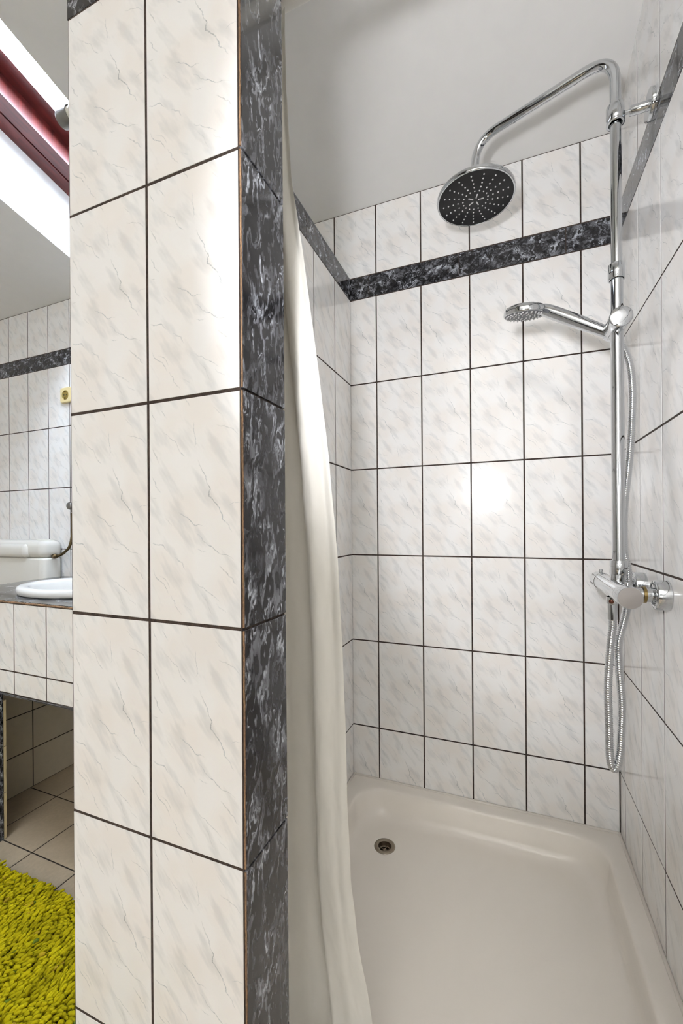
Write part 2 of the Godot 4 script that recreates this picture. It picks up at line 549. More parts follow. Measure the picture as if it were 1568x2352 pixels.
func room() -> void:
	var rows := [-1.0195, -0.7, -0.4, -0.1, 0.2, 0.5, 0.8]
	var up := func(a: Array) -> Array:
		return a.map(func(q): return q + FY)
	# back wall, running on behind the low partition to the left
	var wb: MeshInstance3D = structure(put("wall_back", boxmesh(Vector3(XL - 0.1, 0, -0.12), Vector3(XR + 0.1, CEIL + FY + 0.02, -0.0008)), M.grout))
	wb.position.z = ZB
	var seen := func(a, b): return a > -2.72 or b > 1.6
	tile_field(wb, Transform3D.IDENTITY, steps(-2.75, XR, -0.42063, TW), up.call(rows), M.tile, {"pick": pick_tile})
	tile_field(wb, Transform3D.IDENTITY, steps(-2.75, XR, -0.42063, TW), up.call([0.877, CEIL]), M.tile, {"pick": pick_tile})
	tile_field(wb, Transform3D.IDENTITY, steps(-2.75, XR, -0.447, 0.3045), up.call([0.8, 0.877]), null, {"pick": pick_strip, "w": 0.3045, "h": 0.077, "gap": 0.0022, "name": "border_tile", "turn": 0.4})
	put("plaster_strip", boxmesh(Vector3(XL, 0, -0.004), Vector3(-2.752, CEIL + FY, 0.0)), M.wall_paint, wb)
	# right wall
	var wr: MeshInstance3D = structure(put("wall_right", boxmesh(Vector3(ZB - 0.1, 0, -0.12), Vector3(ZS - 0.004, ceil_y(ZS) + FY + 0.02, -0.0008)), M.grout))
	wr.transform = Transform3D(Basis(Vector3.UP, -PI / 2), Vector3(XR, 0, 0))
	var zj := steps(ZB, ZS, -1.3320, 0.1565)
	tile_field(wr, Transform3D.IDENTITY, zj, up.call(rows), M.tile, {"pick": pick_tile})
	tile_field(wr, Transform3D.IDENTITY, steps(ZB, ZS, -1.230, 0.3045), up.call([0.8, 0.877]), null, {"pick": pick_strip, "w": 0.3045, "h": 0.077, "gap": 0.0022, "name": "border_tile", "turn": 0.4})
	for c in zj.size() - 1:
		tile_field(wr, Transform3D.IDENTITY, [zj[c], zj[c + 1]], up.call([0.877, minf(ceil_y(zj[c + 1]) + 0.002, 1.177), ceil_y(zj[c + 1]) + 0.002]), M.tile, {"pick": pick_tile})
	# low partition between niche and room
	var wp: MeshInstance3D = structure(put("wall_partition", boxmesh(V(XPL + 0.0008, -FY, ZB), V(XC - 0.0008, 0.872, ZPB)), M.grout))
	var shower_side := Transform3D(Basis(Vector3.UP, PI / 2), Vector3(XC, 0, 0))
	tile_field(wp, shower_side, steps(-ZPB, -ZB, 1.240, 0.1558), up.call(rows), M.tile, {"pick": pick_tile})
	tile_field(wp, shower_side, steps(-ZPB, -ZB, 1.345, 0.3045), up.call([0.8, 0.877]), null, {"pick": pick_strip, "w": 0.3045, "h": 0.077, "gap": 0.0022, "name": "border_tile"})
	var room_side := Transform3D(Basis(Vector3.UP, -PI / 2), Vector3(XPL, 0, 0))
	tile_field(wp, room_side, steps(ZB, ZPB, -1.24, 0.1558), up.call(rows), M.tile, {"pick": pick_tile})
	tile_field(wp, room_side, steps(ZB, ZPB, -1.345, 0.3045), up.call([0.8, 0.877]), null, {"pick": pick_strip, "w": 0.3045, "h": 0.077, "gap": 0.0022, "name": "border_tile"})
	put("coping", boxmesh(V(XPL, 0.872, ZB), V(XC, 0.8765, ZPB)), M.grey_plastic, wp)
	# the pier
	var top := ceil_y(ZPB) + 0.01
	var wi: MeshInstance3D = structure(put("wall_pier", boxmesh(V(XPL + 0.0008, -FY, ZPB + 0.0004), V(XPR - 0.0035, top, ZPF - 0.0008)), M.grout))
	var prow := [-1.02, -0.7273, -0.4273, -0.1273, 0.1727, 0.4727, 0.7727]
	var face := Transform3D(Basis.IDENTITY, Vector3(0, 0, ZPF))
	tile_field(wi, face, [XPL, -0.4606, -0.3078], up.call(prow), M.tile, {"pick": func(): return M.tile, "turn": 0.0})
	tile_field(wi, face, [XPL - 0.002, -0.3078], up.call([0.7727, 0.852]), null, {"pick": pick_strip, "w": 0.3045, "h": 0.079, "gap": 0.0022, "name": "border_tile"})
	tile_field(wi, face, [XPL, -0.4606, -0.3078], up.call([0.852, 1.152, top]), M.tile, {"pick": pick_tile})
	var side := Transform3D(Basis(Vector3.UP, PI / 2), Vector3(XPR, 0, 0))
	tile_field(wi, side, [-ZPF + 0.0004, -ZPB], up.call([-1.02, -0.7273, -0.4273, -0.1273, 0.1727, 0.4727, 0.7727, 1.0727, top]), null, {"pick": pick_black, "w": 0.108, "gap": 0.0034, "name": "dark_tile", "turn": 0.5})
	tile_field(wi, Transform3D(Basis(Vector3.UP, -PI / 2), Vector3(XPL, 0, 0)), [ZPB, ZPF - 0.004], up.call([-1.02, -0.7273, -0.4273, -0.1273, 0.1727, 0.4727, 0.7727, 1.0727, top]), M.tile, {"pick": pick_tile})
	for k in 6:
		var lo: float = [-1.02, -0.7273, -0.4273, -0.1273, 0.1727, 0.4727][k]
		put("tile_edge", boxmesh(V(XPR - 0.0024, lo + 0.002, ZPF - 0.006), V(XPR - 0.0008, lo + 0.298, ZPF - 0.0002)), M.bisque, wi)
	# far walls of the room, out of the picture
	structure(put("wall_left", boxmesh(V(XL - 0.12, -FY, ZB), V(XL, ceil_y(ZF), ZF + 0.1)), M.wall_paint))
	structure(put("wall_side", boxmesh(V(XR + 0.001, -FY, ZS - 0.12), V(XE + 0.1, ceil_y(ZS) + 0.02, ZS)), M.wall_paint))
	structure(put("wall_far_right", boxmesh(V(XE, -FY, ZS), V(XE + 0.12, ceil_y(ZF), ZF + 0.1)), M.wall_paint))
	structure(put("wall_front", boxmesh(V(XL - 0.1, -FY, ZF), V(XE + 0.1, ceil_y(ZF) + 0.02, ZF + 0.12)), M.wall_paint))
	# floor
	var fl: MeshInstance3D = structure(put("floor", boxmesh(Vector3(XL - 0.1, -0.12, ZB - 0.1), Vector3(XE + 0.1, -0.0008, ZF + 0.1)), M.floor_grout))
	tile_field(fl, Transform3D(Basis(Vector3.RIGHT, -PI / 2), Vector3.ZERO), steps(XL, 0.9, -1.400, 0.2045), steps(-1.4, -ZB, 0.8515, 0.213), M.floor_tile, {"w": 0.2045, "h": 0.213, "gap": 0.0042, "tilt": 0.001, "keep": func(a, b): return not (a > XPL and b > 0.44)})
	ceiling()

func ceiling() -> void:
	# a sloping ceiling 0.36 thick with a window shaft cut through it
	var holes := [[-1.725, -1.178, -1.31, -0.20]]
	var xs := [XL - 0.1, -1.725, -1.178, XE + 0.1]
	var zs := [ZB - 0.1, -1.31, -0.20, 0.9, ZF + 0.1]
	var H := 0.36
	var b := MB.new()
	var dn := Vector3(0, -1, SLOPE).normalized()
	for i in xs.size() - 1:
		for j in zs.size() - 1:
			if i == 1 and j == 1:
				continue
			var x0: float = xs[i]; var x1: float = xs[i + 1]; var z0: float = zs[j]; var z1: float = zs[j + 1]
			dn = Vector3(0, -1, SLOPE).normalized() if z1 < 1.0 else Vector3.DOWN
			b.quad(V(x0, ceil_y(z0), z0), V(x1, ceil_y(z0), z0), V(x1, ceil_y(z1), z1), V(x0, ceil_y(z1), z1), dn)
			b.quad(V(x0, ceil_y(z0) + H, z0), V(x1, ceil_y(z0) + H, z0), V(x1, ceil_y(z1) + H, z1), V(x0, ceil_y(z1) + H, z1), -dn)
	for h in holes:
		var c := func(x, z, k): return V(x, ceil_y(z) + k * H, z)
		b.quad(c.call(h[0], h[2], 0), c.call(h[0], h[3], 0), c.call(h[0], h[3], 1), c.call(h[0], h[2], 1), Vector3(1, 0, 0))
		b.quad(c.call(h[1], h[2], 0), c.call(h[1], h[3], 0), c.call(h[1], h[3], 1), c.call(h[1], h[2], 1), Vector3(-1, 0, 0))
		b.quad(c.call(h[0], h[2], 0), c.call(h[1], h[2], 0), c.call(h[1], h[2], 1), c.call(h[0], h[2], 1), Vector3(0, 0, 1))
		b.quad(c.call(h[0], h[3], 0), c.call(h[1], h[3], 0), c.call(h[1], h[3], 1), c.call(h[0], h[3], 1), Vector3(0, 0, -1))
	structure(put("ceiling", b.mesh(), M.plaster))
	roof_window("window_1", holes[0])

func roof_window(called: String, h: Array) -> void:
	# frame boards and sash of dark red wood high in the shaft, a pane on top
	var w := Node3D.new()
	w.name = called
	add_child(w)
	structure(w)
	var bar := func(what: String, x0: float, x1: float, z0: float, z1: float, k0: float, k1: float, m: Material):
		var b := MB.new()
		var p := []
		for k in [k0, k1]:
			for q in [[x0, z0], [x1, z0], [x1, z1], [x0, z1]]:
				p.append(V(q[0], ceil_y(q[1]) + k, q[1]))
		var dn := Vector3(0, -1, SLOPE).normalized()
		b.quad(p[0], p[1], p[2], p[3], dn); b.quad(p[4], p[5], p[6], p[7], -dn)
		b.quad(p[0], p[1], p[5], p[4], Vector3(0, 0, -1)); b.quad(p[2], p[3], p[7], p[6], Vector3(0, 0, 1))
		b.quad(p[0], p[3], p[7], p[4], Vector3(-1, 0, 0)); b.quad(p[1], p[2], p[6], p[5], Vector3(1, 0, 0))
		put(what, b.mesh(), m, w)
	var xa: float = h[0]; var xb: float = h[1]; var za: float = h[2]; var zb: float = h[3]
	for s in [[xa, 1.0], [xb, -1.0]]:
		var e: float = s[0]; var d: float = s[1]
		bar.call("casing", minf(e, e + d * 0.058), maxf(e, e + d * 0.058), za, zb, 0.258, 0.34, M.wood)
		bar.call("casing", minf(e + d * 0.064, e + d * 0.125), maxf(e + d * 0.064, e + d * 0.125), za, zb, 0.259, 0.345, M.wood)
		bar.call("sash", minf(e + d * 0.1255, e + d * 0.195), maxf(e + d * 0.1255, e + d * 0.195), za + 0.05, zb - 0.05, 0.33, 0.36, M.wood)
		bar.call("bead", minf(e + d * 0.058, e + d * 0.064), maxf(e + d * 0.058, e + d * 0.064), za, zb, 0.266, 0.34, M.wood)
	bar.call("casing", xa + 0.125, xb - 0.125, za, za + 0.06, 0.258, 0.34, M.wood)
	bar.call("casing", xa + 0.125, xb - 0.125, zb - 0.06, zb, 0.258, 0.34, M.wood)
	bar.call("pane", xa + 0.125, xb - 0.125, za + 0.05, zb - 0.05, 0.362, 0.366, M.glass)

# ------------------------------------------------------------------ the shower
func shower_tray() -> void:
	var x0 := XC + 0.001; var x1 := XR - 0.001; var z0 := ZB + 0.001; var z1 := -0.546
	var w := x1 - x0; var d := z1 - z0
	var c := Vector3((x0 + x1) / 2, 0, (z0 + z1) / 2)
	var t := thing("shower_tray", "cream white enamel shower tray with a rounded basin", "shower tray", c)
	var b := MB.new()
	var rim := -0.875 + FY; var low := rim - 0.0796
	var rows := []
	var add := func(inset: float, r: float, y: float):
		rows.append(shift(rrect(w - 2 * inset, d - 2 * inset, maxf(r, 0.001), y, 10), Vector3(0, 0, 0)))
	add.call(0.0, 0.004, 0.0)
	add.call(0.0, 0.004, rim - 0.006)
	add.call(0.002, 0.004, rim - 0.001)
	add.call(0.006, 0.006, rim)
	add.call(0.006, 0.006, rim)
	for q in [[0.020, 0.03, 0.0], [0.036, 0.055, -0.0003], [0.0435, 0.068, -0.0008], [0.0468, 0.074, -0.0022], [0.0490, 0.078, -0.0048], [0.0504, 0.081, -0.0090], [0.0530, 0.083, -0.024], [0.0560, 0.085, -0.042], [0.0590, 0.086, -0.056], [0.0630, 0.087, -0.0655], [0.0700, 0.088, -0.0732], [0.0800, 0.089, -0.0775], [0.0920, 0.09, -0.0791], [0.108, 0.09, -0.0796]]:
		add.call(q[0], q[1], rim + q[2])
	# the floor closes on the round opening of the drain
	var dc := Vector3(-0.349, 0, -1.197) - c
	var hole := PackedVector3Array()
	for p in rows[-1]:
		var d2 := Vector2(p.x - dc.x, p.z - dc.z).normalized()
		hole.append(Vector3(dc.x + d2.x * 0.0225, low, dc.z + d2.y * 0.0225))
	rows.append(hole)
	b.grid(rows, true, -1.0)
	put("basin", b.mesh(), M.enamel, t)
	# sealing bead along the walls
	var sb := MB.new()
	for e in [[Vector3(x0, rim, z0 + 0.002) - c, Vector3(x1, rim, z0 + 0.002) - c], [Vector3(x1 - 0.002, rim, z0) - c, Vector3(x1 - 0.002, rim, z1) - c], [Vector3(x0 + 0.002, rim, z0) - c, Vector3(x0 + 0.002, rim, z1) - c]]:
		sb.tube(PackedVector3Array([e[0], e[1]]), 0.0045, 8)
	put("sealing_bead", sb.mesh(), M.silicone, t)
	# drain
	var dr := Node3D.new()
	dr.name = "drain"
	t.add_child(dr)
	dr.position = Vector3(-0.349, low + 0.0006, -1.197) - c
	var r := MB.new()
	r.lathe([Vector2(0.0315, 0.0), Vector2(0.0308, 0.0016), Vector2(0.028, 0.0022), Vector2(0.0215, 0.0012), Vector2(0.0205, 0.0006), Vector2(0.0198, 0.0002)], Transform3D.IDENTITY, 40)
	put("flange", r.mesh(), M.steel, dr)
	var cup := MB.new()
	cup.lathe([Vector2(0.0198, 0.0004), Vector2(0.0194, -0.004), Vector2(0.0190, -0.024)], Transform3D.IDENTITY, 32)
	put("outlet", cup.mesh(), M.steel, dr)
	cup = MB.new()
	cup.lathe([Vector2(0.0190, -0.024), Vector2(0.0001, -0.024)], Transform3D.IDENTITY, 32)
	put("trap", cup.mesh(), M.hole, dr)
	var g := MB.new()
	g.lathe([Vector2(0.0191, -0.0145), Vector2(0.0191, -0.0130), Vector2(0.0160, -0.0120), Vector2(0.0160, -0.0145)], Transform3D.IDENTITY, 28)
	for k in 3:
		var a := PI * k / 3 + 0.52
		g.tube(PackedVector3Array([Vector3(cos(a) * 0.017, -0.0130, sin(a) * 0.017), Vector3(-cos(a) * 0.017, -0.0130, -sin(a) * 0.017)]), 0.0016, 6)
	g.lathe([Vector2(0.0062, -0.0145), Vector2(0.0062, -0.0112), Vector2(0.0030, -0.0112), Vector2(0.0030, -0.0145)], Transform3D.IDENTITY, 14)
	put("grate", g.mesh(), M.steel, dr)

func ringed(parent: Node, called: String, c: Vector3, r: float, y0: float, y1: float, m: Material, wall := 0.0022) -> void:
	# a short collar round the upright pipe, open at both ends
	var b := MB.new()
	b.lathe([Vector2(r - wall, y0), Vector2(r - wall, y0), Vector2(r - 0.0005, y0), Vector2(r, y0 + 0.0006), Vector2(r, y1 - 0.0006), Vector2(r - 0.0005, y1), Vector2(r - wall, y1), Vector2(r - wall, y1), Vector2(r - wall, y0)], Transform3D(Basis.IDENTITY, c), 32)
	put(called, b.mesh(), m, parent)

func along(axis: Vector3, at: Vector3) -> Transform3D:
	# a frame whose y axis runs along `axis`
	var y := axis.normalized()
	var x := y.cross(Vector3(0.2, 0.3, 0.93)).normalized()
	return Transform3D(Basis(x, y, x.cross(y)), at)

func shower_column() -> void:
	var rx := 0.222; var rz := -1.066
	var t := thing("shower_column", "chrome shower column with round overhead head and thermostat mixer on tiled wall", "shower", V(rx, -0.14, rz))
	var o := V(rx, -0.14, rz)
	var L := func(x: float, y: float, z: float) -> Vector3: return V(x, y, z) - o
	# upright, two telescoping pipes, and the arm turned a little towards the back wall
	var b := MB.new()
	b.tube(PackedVector3Array([L.call(rx, -0.085, rz), L.call(rx, 0.55, rz)]), 0.0125, 28)
	put("riser_pipe", b.mesh(), M.chrome, t)
	b = MB.new()
	var hx := -0.0765; var hz := -1.170
	b.tube(smooth_path([L.call(rx, 0.55, rz), L.call(rx, 1.026, rz), L.call(hx, 1.026, hz), L.call(hx, 0.893, hz)], 0.062, 14), 0.0108, 28)
	put("arm", b.mesh(), M.chrome, t)
	ringed(t, "collar", L.call(rx, 0.0, rz), 0.0165, 0.533, 0.566, M.chrome, 0.003)
	# upper bracket
	var br := Node3D.new()
	br.name = "bracket"
	t.add_child(br)
	ringed(br, "clamp", L.call(rx, 0.0, rz), 0.0178, 0.872, 0.910, M.chrome, 0.0045)
	b = MB.new()
	b.tube(PackedVector3Array([L.call(rx + 0.015, 0.890, rz), L.call(rx + 0.032, 0.890, rz)]), 0.0042, 14)
	put("stud", b.mesh(), M.chrome, br)
	b = MB.new()
	b.lathe([Vector2(0.0001, 0.0), Vector2(0.0088, 0.0), Vector2(0.0088, 0.0), Vector2(0.0096, 0.0008), Vector2(0.0096, 0.040)], along(Vector3.RIGHT, L.call(rx + 0.026, 0.890, rz)), 28)
	put("arm_stub", b.mesh(), M.chrome, br)
	b = MB.new()
	b.lathe([Vector2(0.0001, 0.0), Vector2(0.0285, 0.0), Vector2(0.0285, 0.0), Vector2(0.0295, 0.001), Vector2(0.0295, 0.0075)], along(Vector3.RIGHT, L.call(XR - 0.0076, 0.890, rz)), 40)
	put("rosette", b.mesh(), M.chrome, br)
	# overhead shower
	var hd := Node3D.new()
	hd.name = "overhead_shower"
	t.add_child(hd)
	hd.position = L.call(hx, 0.872, hz)
	hd.rotation = Vector3(0, 0.3, 0)
	b = MB.new()
	b.lathe([Vector2(0.0955, 0.0006), Vector2(0.0985, 0.0), Vector2(0.0996, 0.0010), Vector2(0.1, 0.003), Vector2(0.1, 0.0095), Vector2(0.0992, 0.0115), Vector2(0.097, 0.0125), Vector2(0.05, 0.0150), Vector2(0.022, 0.0185), Vector2(0.016, 0.022), Vector2(0.016, 0.022), Vector2(0.016, 0.034), Vector2(0.016, 0.034), Vector2(0.009, 0.034)], Transform3D.IDENTITY, 72)
	put("disc", b.mesh(), M.chrome, hd)
	b = MB.new()
	b.lathe([Vector2(0.0957, 0.0007), Vector2(0.0950, -0.0003), Vector2(0.0001, -0.0008)], Transform3D.IDENTITY, 72)
	put("face", b.mesh(), M.face, hd)
	b = MB.new()
	var blob := func(x: float, z: float, r: float):
		b.lathe([Vector2(r, 0.0004), Vector2(r * 0.92, -0.0010), Vector2(r * 0.6, -0.0019), Vector2(0.0001, -0.0023)], Transform3D(Basis.IDENTITY, Vector3(x, -0.0004, z)), 8)
	for k in 17:
		for q in 5:
			var a := TAU * k / 17.0 + q * 0.018
			var r := 0.032 + q * 0.0127
			blob.call(cos(a) * r, sin(a) * r, 0.0020)
	for k in 5:
		for q in 4:
			var a := TAU * k / 5.0 + 0.3
			var r := 0.0085 + q * 0.0036
			blob.call(cos(a) * r, sin(a) * r, 0.0018)
	var nz := put("nozzles", b.mesh(), M.nozzle, hd)
	nz.set_meta("kind", "stuff")
	# sliding holder of the hand shower
	var sl := Node3D.new()
	sl.name = "slider"
	t.add_child(sl)
	b = MB.new()
	b.lathe([Vector2(0.0215, 0.0), Vector2(0.0215, 0.060), Vector2(0.0205, 0.0612), Vector2(0.0205, 0.0612), Vector2(0.0185, 0.064), Vector2(0.0165, 0.064), Vector2(0.0165, 0.064), Vector2(0.0165, 0.092), Vector2(0.015, 0.0935), Vector2(0.0001, 0.0935)], along(Vector3(0, 0, -1), L.call(rx, 0.437, -1.030)), 36)
	put("sleeve", b.mesh(), M.chrome, sl)
	b = MB.new()
	b.lathe([Vector2(0.0001, 0.0018), Vector2(0.012, 0.0016), Vector2(0.0195, 0.0008), Vector2(0.0212, 0.0), Vector2(0.0212, -0.002)], along(Vector3(0, 0, 1), L.call(rx, 0.437, -1.0298)), 36)
	put("cap", b.mesh(), M.chrome, sl)
	# thermostat mixer
	var mx := Node3D.new()
	mx.name = "mixer"
	t.add_child(mx)
	var mxx := 0.214
	b = MB.new()
	b.lathe([Vector2(0.0205, 0.0), Vector2(0.0205, 0.0), Vector2(0.0205, 0.19)], along(Vector3(0, 0, 1), L.call(mxx, -0.14, -1.180)), 40)
	b.tube(PackedVector3Array([L.call(rx - 0.003, -0.125, rz), L.call(rx, -0.100, rz)]), 0.0150, 28)
	put("body", b.mesh(), M.chrome, mx)
	ringed(mx, "coupling", L.call(rx, 0.0, rz), 0.0168, -0.108, -0.078, M.chrome, 0.004)
	for s in [[-0.989, 1.0, 0.052], [-1.181, -1.0, 0.050]]:
		b = MB.new()
		var d: float = s[1]; var len: float = s[2]
		b.lathe([Vector2(0.0200, 0.0), Vector2(0.0212, 0.0006), Vector2(0.0212, 0.0006), Vector2(0.0212, len - 0.001), Vector2(0.0204, len)], along(Vector3(0, 0, d), L.call(mxx, -0.14, s[0])), 40)
		put("handle", b.mesh(), M.chrome, mx)
		b = MB.new()
		b.lathe([Vector2(0.0204, 0.0), Vector2(0.0001, 0.0004)], along(Vector3(0, 0, d), L.call(mxx, -0.14, s[0] + d * len)), 40)
		put("handle_end", b.mesh(), M.brushed, mx)
		b = MB.new()
		b.lathe([Vector2(0.0042, 0.0), Vector2(0.0042, 0.0075), Vector2(0.0036, 0.0085), Vector2(0.0001, 0.0088)], along(Vector3.UP, L.call(mxx, -0.1205, s[0] + d * 0.030)), 16)
		put("stop_button", b.mesh(), M.chrome, mx)
	for z in [-1.143, -0.993]:
		b = MB.new()
		b.lathe([Vector2(0.0135, 0.0), Vector2(0.0135, 0.018), Vector2(0.0135, 0.018)], along(Vector3.RIGHT, L.call(mxx + 0.014, -0.14, z)), 28)
		put("union_pipe", b.mesh(), M.chrome, mx)
		b = MB.new()
		b.lathe([Vector2(0.0120, 0.0), Vector2(0.0165, 0.0), Vector2(0.0165, 0.0), Vector2(0.0165, 0.005), Vector2(0.0165, 0.005), Vector2(0.012, 0.005)], along(Vector3.RIGHT, L.call(mxx + 0.0325, -0.14, z)), 24)
		put("ring_nut", b.mesh(), M.brass, mx)
		b = MB.new()
		b.lathe([Vector2(0.0145, 0.0), Vector2(0.0145, 0.02)], along(Vector3.RIGHT, L.call(mxx + 0.0385, -0.14, z)), 6)
		put("hexagon_nut", b.mesh(), M.chrome, mx)
		b = MB.new()
		b.lathe([Vector2(0.0150, 0.0035), Vector2(0.020, 0.0), Vector2(0.0275, 0.0), Vector2(0.0290, 0.0014), Vector2(0.0295, 0.003), Vector2(0.0295, 0.0235)], along(Vector3.RIGHT, L.call(XR - 0.0237, -0.14, z)), 44)
		put("rosette", b.mesh(), M.chrome, mx)
	b = MB.new()
	b.lathe([Vector2(0.0115, 0.0), Vector2(0.0115, 0.014), Vector2(0.0105, 0.016), Vector2(0.0085, 0.016)], along(Vector3.DOWN, L.call(0.2085, -0.157, -1.060)), 24)
	b.lathe([Vector2(0.0092, 0.0), Vector2(0.0092, 0.034)], along(Vector3.DOWN, L.call(0.2085, -0.172, -1.060)), 24)
	put("hose_outlet", b.mesh(), M.chrome, mx)
	b = MB.new()
	b.lathe([Vector2(0.0048, 0.0), Vector2(0.0044, 0.0010), Vector2(0.0001, 0.0010)], along(Vector3(-0.35, 0, 1), L.call(0.2045, -0.166, -1.0494)), 16)
	put("screw", b.mesh(), M.copper, mx)

func hand_shower() -> void:
	var p := V(0.203, 0.444, -1.105)
	var t := thing("hand_shower", "chrome hand shower resting in a slider, ringed face pointing down", "hand shower", p)
	var b := MB.new()
	var dir := (V(0.098, 0.503, -1.120) - V(0.203, 0.432, -1.105)).normalized()
	var pts := [V(0.228, 0.424, -1.1015), V(0.203, 0.442, -1.105), V(0.10, 0.512, -1.1195), V(0.075, 0.526, -1.123), V(0.045, 0.533, -1.127)]
	var path := spline(pts, 0.006)
	var rad := PackedFloat32Array()
	for i in path.size():
		var k := float(i) / (path.size() - 1)
		rad.append(lerpf(0.0118, 0.0152, smoothstep(0.0, 0.55, k)) * lerpf(1.0, 0.62, smoothstep(0.72, 1.0, k)))
	b.tube(shift(path, -p), rad, 24)
	put("handle", b.mesh(), M.chrome, t)
	# the head: a flat dome, spray face underneath
	var f := along(Vector3(0.06, 1.0, 0.20), V(0.040, 0.519, -1.128) - p)
	b = MB.new()
	b.lathe([Vector2(0.0460, 0.0), Vector2(0.0480, 0.0008), Vector2(0.0488, 0.003), Vector2(0.0486, 0.010), Vector2(0.0465, 0.016), Vector2(0.040, 0.0205), Vector2(0.026, 0.0235), Vector2(0.0001, 0.0245)], f, 48)
	put("head", b.mesh(), M.chrome, t)
	b = MB.new()
	b.lathe([Vector2(0.0462, 0.0002), Vector2(0.0440, -0.0008), Vector2(0.030, -0.0016), Vector2(0.0001, -0.002)], f, 40)
	put("spray_face", b.mesh(), M.grey_plastic, t)
	b = MB.new()
	for ring in [[0.041, 26], [0.033, 18], [0.024, 14], [0.014, 8]]:
		for k in ring[1]:
			var a: float = TAU * k / ring[1] + ring[0] * 40.0
			b.lathe([Vector2(0.0021, 0.0), Vector2(0.0019, -0.0022), Vector2(0.0011, -0.0032), Vector2(0.0001, -0.0034)], f * Transform3D(Basis.IDENTITY, Vector3(cos(a) * ring[0], -0.0008, sin(a) * ring[0])), 8)
	var nz := put("nozzles", b.mesh(), M.nozzle, t)
	nz.set_meta("kind", "stuff")
	b = MB.new()
	b.tube(PackedVector3Array([V(0.084, 0.516, -1.112) - p, V(0.090, 0.509, -1.104) - p]), [0.005, 0.0042], 12)
	put("selector_lever", b.mesh(), M.grey_plastic, t)

func shower_hose() -> void:
	var pts := [V(0.2285, 0.4235, -1.1015), V(0.239, 0.402, -1.103), V(0.253, 0.362, -1.106), V(0.2585, 0.315, -1.108), V(0.2590, 0.265, -1.109), V(0.2530, 0.15, -1.109), V(0.243, 0.05, -1.109), V(0.2415, -0.045, -1.110), V(0.2485, -0.110, -1.108), V(0.2480, -0.165, -1.104), V(0.236, -0.215, -1.090), V(0.2225, -0.262, -1.076), V(0.2225, -0.32, -1.070), V(0.2265, -0.39, -1.068), V(0.2245, -0.46, -1.067), V(0.2195, -0.515, -1.066), V(0.2105, -0.5335, -1.064), V(0.2025, -0.514, -1.061), V(0.2000, -0.44, -1.058), V(0.1985, -0.345, -1.055), V(0.2035, -0.265, -1.056), V(0.2085, -0.222, -1.060), V(0.2085, -0.180, -1.060)]
	var path := spline(pts, 0.00085)
	var o: Vector3 = V(0.21, -0.52, -1.065)
	var rad := PackedFloat32Array()
	var s := 0.0
	for i in path.size():
		if i:
			s += path[i].distance_to(path[i - 1])
		rad.append(0.0068 + 0.0015 * pow(absf(sin(PI * s / 0.0049)), 0.6))
	var b := MB.new()
	b.tube(shift(path, -o), rad, 14)
	var h := put("shower_hose", b.mesh(), M.chrome)
	h.position = o
	tag(h, "ribbed chrome shower hose looping down below the mixer", "hose")

